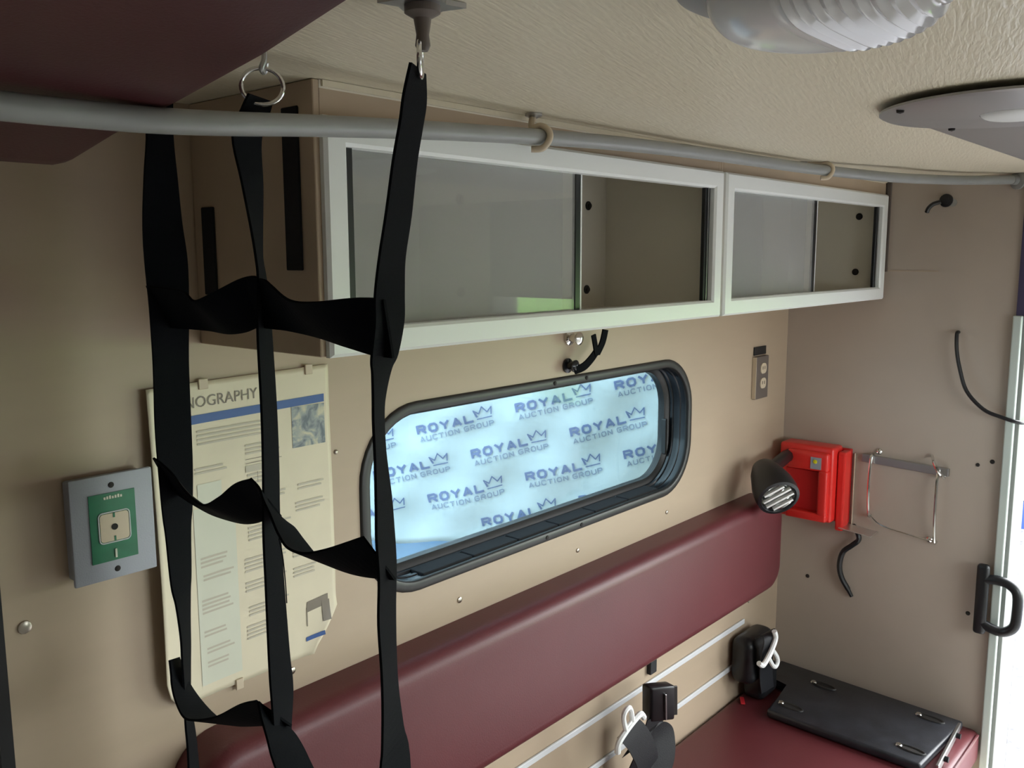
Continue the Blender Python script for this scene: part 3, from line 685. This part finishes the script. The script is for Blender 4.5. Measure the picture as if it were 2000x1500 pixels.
# small dark hook high on the rear wall
t = thing('coat_hook', (2.47, -.40, 1.70), 'small black hook high on the rear wall beside the cabinet', 'hook')
bm = NB(); lathe(bm, [(0, 0), (.017, 0), (.016, .004), (.009, .006), (.008, .014), (.011, .018), (0, .021)], (2.4795, -.408, 1.737), (-1, 0, 0), 16); obj('base', bm, 'black', t, smooth=40)
bm = NB(); tube(bm, catmull([(2.462, -.40, 1.733), (2.455, -.385, 1.728), (2.452, -.375, 1.718), (2.455, -.370, 1.708)], 4), .0055, 8); obj('arm', bm, 'black', t, smooth=True)
bm = NB(); lathe(bm, [(0, 0), (.010, 0), (.010, .0012), (0, .0014)], (2.4797, -.424, 1.731), (-1, 0, 0), 14); obj('washer', bm, 'steel', t)

# grab handle beside the rear doorway
t = thing('door_grab_bar', (2.46, -.59, .635), 'black D-shaped grab handle at the rear doorway edge', 'handle')
bm = NB(); box(bm, (2.440, -.578, .632), (2.4615, -.548, .818), .009, 3); obj('mount', bm, 'black', t, smooth=40)
pts = catmull([(2.452, -.566, .777), (2.452, -.595, .782), (2.452, -.625, .776), (2.452, -.643, .755), (2.452, -.645, .70), (2.452, -.640, .668), (2.452, -.618, .650), (2.452, -.59, .652), (2.452, -.566, .662)], 6)
bm = NB(); tube(bm, pts, .0125, 12); obj('loop', bm, 'black', t, smooth=True)

# ================================================================== CEILING ITEMS
def dome_light(c, label, r, lr, drop, ribs=0, lens='lens'):
    c = Vector(c); t = thing('dome_light', c, label, 'ceiling light', 'ceiling dome lights')
    bm = NB(); lathe(bm, [(0, 0), (r, 0), (r, -.003), (r-.006, -.006), (lr+.004, -.009), (lr, -.009), (lr, -.002)], c, (0, 0, 1), 72); fl = obj('flange', bm, 'lensplate', t, smooth=40)
    nb = 30*8 if ribs else 48; na = 48; bm = NB(); G = []
    for j in range(nb+1):
        yy = -lr+2*lr*j/nb; hw = math.sqrt(max(1e-7, lr*lr-yy*yy)); row = []
        for i in range(na+1):
            xx = -hw*math.cos(PI*i/na); q = min(1, math.hypot(xx, yy)/lr)
            z = -.006-drop*(max(0, 1-q**5))**.55
            k = 0
            if ribs and yy < .012:                       # moulded prism ribs on one half of the lens
                f = ((yy/ribs) % 1); k = (abs(f-.5)*2-.5)*.0046*min(1, (.012-yy)/.02)
            sh = 1+(k*.9/lr)*q**3
            row.append(bm.verts.new(c+Vector((xx*sh, yy, z-k*.9*min(1, (-.006-z)/.012)))))
        G.append(row)
    for j in range(nb):
        for i in range(na): bm.faces.new((G[j][i], G[j][i+1], G[j+1][i+1], G[j+1][i]))
    bmesh.ops.remove_doubles(bm, verts=bm.verts, dist=1e-6)
    obj('lens', bm, lens, t, smooth=50)
    bm = NB(); lathe(bm, [(0, -.0035), (lr-.006, -.0035), (lr-.008, -.005), (0, -.005)], c, (0, 0, 1), 40); obj('reflector_plate', bm, 'alu', t)
    for k in range(4):
        a = 2.35+k*PI/2; p = c+Vector((math.cos(a), math.sin(a), 0))*(r-.010)
        bm = NB(); lathe(bm, [(0, 0), (.0050, 0), (.0045, .003), (0, .0045)], (p.x, p.y, p.z-.0058), (0, 0, -1), 12); obj('flange_screw', bm, 'hole', fl, smooth=True)
    return t
dome_light((.662, -.826, CZ-.0005), 'ceiling light with deep clear lens ribbed on one half, nearest the cargo net', .108, .086, .034, .0088)
bm = NB(); box(bm, (1.33, -1.10, CZ-.0075), (2.40, -.662, CZ-.0005), .003, 2); tag(obj('ceiling_panel', bm, 'lensplate', smooth=40), 'long flat grey service panel fixed to the ceiling toward the rear doorway', 'panel')
dome_light((1.316, -.812, CZ-.0078), 'ceiling light with wide grey flange and small white lens over the grey panel end', .165, .044, .010, 0, 'metaltongue')

# overhead maroon wedge pad above the side door
bm = NB(); prof = [(-.145, 1.700), (-.152, 1.693), (-.165, 1.690), (-.186, 1.692), (-.274, 1.708), (-.385, 1.7235), (-.512, 1.7435), (-.62, 1.766), (-.66, 1.776), (-.672, 1.785), (-.672, CZ-.0005), (-.145, CZ-.0005)]
secs = []
for x, s in ((-.75, 0), (.385, 0), (.396, .003), (.401, .010)):
    secs.append([Vector((x, y+(s if i > 7 else -s if i < 3 else 0), min(CZ-.0005, z+(s if 0 <= i < 10 else 0)))) for i, (y, z) in enumerate(prof)])
V = loft(bm, secs); bm.faces.new(V[0][::-1]); bm.faces.new(V[-1])
t = obj('overhead_pad', bm, 'maroon_shaded', smooth=35); tag(t, 'maroon padded header wedge with painted-in shade on the ceiling above the side door', 'padding')

# long grey tube rail with its hooks
RP = [(-.12, -.39, 1.708), (.10, -.388, 1.708), (.261, -.385, 1.708), (.316, -.383, 1.709), (.379, -.380, 1.711), (.455, -.372, 1.717), (.551, -.355, 1.727), (.667, -.335, 1.738), (.787, -.318, 1.748), (.96, -.302, 1.760), (1.119, -.298, 1.768), (1.306, -.298, 1.774), (1.479, -.299, 1.777), (1.665, -.305, 1.778), (1.87, -.325, 1.777), (2.09, -.398, 1.771), (2.28, -.452, 1.774), (2.37, -.495, 1.776), (2.468, -.570, 1.779)]
cs = catmull(RP, 6)
t = thing('grab_rail', (1.2, -.42, 1.70), 'long grey tubular rail bending along under the ceiling', 'rail')
bm = NB(); tube(bm, cs, .0108, 14); obj('tube', bm, 'rail', t, smooth=True)
for q, top in (((.968, -.301, 1.7605), (.985, -.283, CZ-.001)), ((1.885, -.328, 1.777), (1.862, -.29, CZ-.001))):
    q = Vector(q); top = Vector(top)
    pts = catmull([top, q+vec(.006, .013, .014), q+vec(.010, .0, .0155), q+vec(.012, -.013, .008), q+vec(.010, -.0155, -.004), q+vec(.003, -.009, -.0155), q+vec(-.006, .003, -.0165)], 5)
    bm = NB(); tube(bm, pts, .0046, 10); obj('hook', bm, 'ivory', t, smooth=True)
    bm = NB(); lathe(bm, [(0, 0), (.012, 0), (.012, .003), (.005, .006), (0, .006)], top+vec(0, 0, .0005), (0, 0, -1), 14); obj('hook_base', bm, 'steel', t, smooth=True)
bm = NB(); lathe(bm, [(0, 0), (.022, 0), (.022, .005), (.011, .008), (.011, .02), (0, .02)], (2.4715, -.5715, 1.778), (-1, .6, 0), 18); obj('end_flange', bm, 'rail', t, smooth=40)

# ================================================================== CARGO NET in the plane x = 0.5
NXP = .50; WB = .045
NET = thing('cargo_net', (NXP, -.35, .9), 'black webbing restraint net hanging from the ceiling at the bench end', 'net')
VS = {
 'wall': [(-.163, 1.775, .030), (-.163, 1.731, .026), (-.16, 1.686, .033), (-.158, 1.637, .04), (-.161, 1.595, .0445), (-.162, 1.545, .041), (-.159, 1.482, .037), (-.156, 1.412, .038), (-.156, 1.358, .036), (-.155, 1.313, .032), (-.154, 1.286, .027), (-.154, 1.23, .022), (-.156, 1.206, .016), (-.157, 1.168, .011), (-.156, 1.14, .010), (-.154, 1.104, .008), (-.152, 1.061, .007), (-.157, 1.014, .010), (-.156, .90, .016), (-.156, .70, .02), (-.156, .40, .02)],
 'middle': [(-.354, 1.747, .021), (-.344, 1.735, .024), (-.328, 1.712, .026), (-.334, 1.669, .019), (-.338, 1.625, .010), (-.34, 1.599, .006), (-.343, 1.581, .007), (-.344, 1.551, .011), (-.344, 1.521, .013), (-.346, 1.45, .014), (-.345, 1.388, .015), (-.342, 1.332, .016), (-.343, 1.279, .017), (-.346, 1.189, .020), (-.349, 1.148, .021), (-.346, 1.087, .016), (-.345, .98, .015), (-.345, .7, .018), (-.345, .40, .02)],
 'aisle': [(-.568, 1.745, .011), (-.564, 1.723, .017), (-.559, 1.703, .017), (-.551, 1.675, .018), (-.542, 1.633, .020), (-.533, 1.598, .021), (-.529, 1.568, .024), (-.528, 1.545, .024), (-.521, 1.516, .022), (-.517, 1.503, .016), (-.513, 1.482, .011), (-.511, 1.462, .009), (-.512, 1.428, .009), (-.515, 1.388, .013), (-.516, 1.36, .015), (-.518, 1.325, .015), (-.516, 1.284, .015), (-.517, 1.241, .013), (-.518, 1.205, .014), (-.52, 1.169, .019), (-.523, 1.12, .027), (-.525, .9, .02), (-.525, .40, .02)]}
for k, L in VS.items():
    rows = catmull([Vector(p) for p in L], 5); cs = []; ws = []
    for r in rows:
        c = Vector((NXP, r.x, r.y)); b = math.atan2(r.x+1.1, NXP)
        perp = math.atan2(-math.cos(b), math.sin(b)); ratio = max(.10, min(1, r.z/WB)); a = perp+math.acos(ratio)   # twist of the webbing about its length
        cs.append(c); ws.append(Vector((math.cos(a), math.sin(a), 0))*WB)
    bm = NB(); ribbon(bm, cs, ws, .0024); obj('vertical_strap', bm, 'webbing', NET, smooth=70)
BS = [([(-.150, 1.546), (-.173, 1.545), (-.201, 1.545), (-.237, 1.544), (-.272, 1.539), (-.304, 1.546), (-.334, 1.556), (-.350, 1.557)], [.046, .045, .044, .042, .035, .043, .049, .049]),
      ([(-.335, 1.556), (-.366, 1.555), (-.388, 1.552), (-.429, 1.544), (-.463, 1.541), (-.504, 1.541), (-.535, 1.540)], [.049, .048, .044, .036, .040, .049, .049]),
      ([(-.145, 1.355), (-.160, 1.352), (-.191, 1.345), (-.227, 1.337), (-.275, 1.334), (-.306, 1.344), (-.33, 1.358), (-.352, 1.364)], [.044, .044, .042, .036, .028, .034, .040, .043]),
      ([(-.336, 1.364), (-.357, 1.357), (-.378, 1.350), (-.397, 1.335), (-.417, 1.323), (-.445, 1.321), (-.478, 1.327), (-.52, 1.340)], [.044, .042, .033, .028, .026, .027, .034, .044]),
      ([(-.150, 1.135), (-.163, 1.112), (-.187, 1.094), (-.214, 1.085), (-.243, 1.090), (-.288, 1.108), (-.328, 1.129), (-.352, 1.138)], [.040, .036, .028, .022, .023, .026, .034, .038]),
      ([(-.338, 1.137), (-.362, 1.124), (-.378, 1.108), (-.396, 1.088), (-.42, 1.075), (-.46, 1.081), (-.525, 1.110)], [.040, .028, .020, .018, .022, .03, .04])]
for pts, wid in BS:
    rows = catmull([Vector((p[0], p[1], q)) for p, q in zip(pts, wid)], 6); cs = [Vector((NXP-.004, r.x, r.y)) for r in rows]; ws = []
    for i, r in enumerate(rows):
        tn = (cs[min(i+1, len(cs)-1)]-cs[max(0, i-1)]).normalized(); pv = tn.cross(Vector((1, 0, 0))).normalized()
        if pv.z < 0: pv = -pv
        ra = max(.15, min(1, r.z/.05)); ws.append((pv*ra+Vector((-1, 0, 0))*math.sqrt(1-ra*ra))*.05)
        cs[i] = cs[i]-Vector((math.sqrt(1-ra*ra)*WB*.3, 0, 0))
    bm = NB(); ribbon(bm, cs, ws, .0024); obj('cross_strap', bm, 'webbing', NET, smooth=70)
# a loose thread
bm = NB(); tube(bm, catmull([(.492, -.366, 1.325), (.490, -.374, 1.31), (.490, -.377, 1.285), (.490, -.378, 1.262)], 4), .0006, 5); obj('loose_thread', bm, 'webbing', NET)
# chrome ring of the middle strap
def ringpts(c, ry, rz, ax, n=32): return [Vector(c)+Vector(ax)*(ry*math.cos(2*PI*k/n))+Vector((0, 0, rz*math.sin(2*PI*k/n))) for k in range(n)]
bm = NB(); tube(bm, ringpts((.5, -.357, 1.757), .019, .0165, Vector((.83, -.56, 0))), .0021, 10, closed=True); obj('ring', bm, 'chrome', NET, smooth=True)
bm = NB(); tube(bm, catmull([(.5, -.362, CZ-.001), (.5, -.362, 1.781), (.497, -.361, 1.772), (.503, -.357, 1.770), (.503, -.360, 1.778)], 4), .0026, 8); obj('ceiling_hook', bm, 'steel', NET, smooth=True)
bm = NB(); tube(bm, ringpts((.5, -.163, 1.775), .016, .015, Vector((.83, -.56, 0))), .0021, 10, closed=True); obj('ring', bm, 'chrome', NET, smooth=True)
# aisle strap: bracket, swivel clip and edge-on ring
bm = NB(); prism(bm, [Vector((.5+x, -.574+y, CZ-.0045)) for x, y in ((-.028, -.020), (-.010, -.016), (0, -.022), (.010, -.016), (.028, -.020), (.022, 0), (.028, .020), (.010, .016), (0, .022), (-.010, .016), (-.028, .020), (-.022, 0))], (0, 0, .004)); obj('ceiling_bracket', bm, 'steel', NET)
bm = NB(); lathe(bm, [(0, 0), (.014, 0), (.014, .006), (.007, .010), (.005, .022), (.006, .030), (.004, .034), (0, .034)], (.5, -.574, CZ-.004), (0, 0, -1), 18); obj('swivel', bm, 'outletplate', NET, smooth=40)
d = Vector((.50, .86, 0)); bm = NB(); tube(bm, [Vector((.5, -.571, 1.7515))+(d*(.013*math.cos(2*PI*k/32))+Vector((.866, -.5, 0))*(.004*math.cos(2*PI*k/32)))+Vector((0, 0, .0135*math.sin(2*PI*k/32))) for k in range(32)], .0021, 10, closed=True); obj('ring', bm, 'chrome', NET, smooth=True)
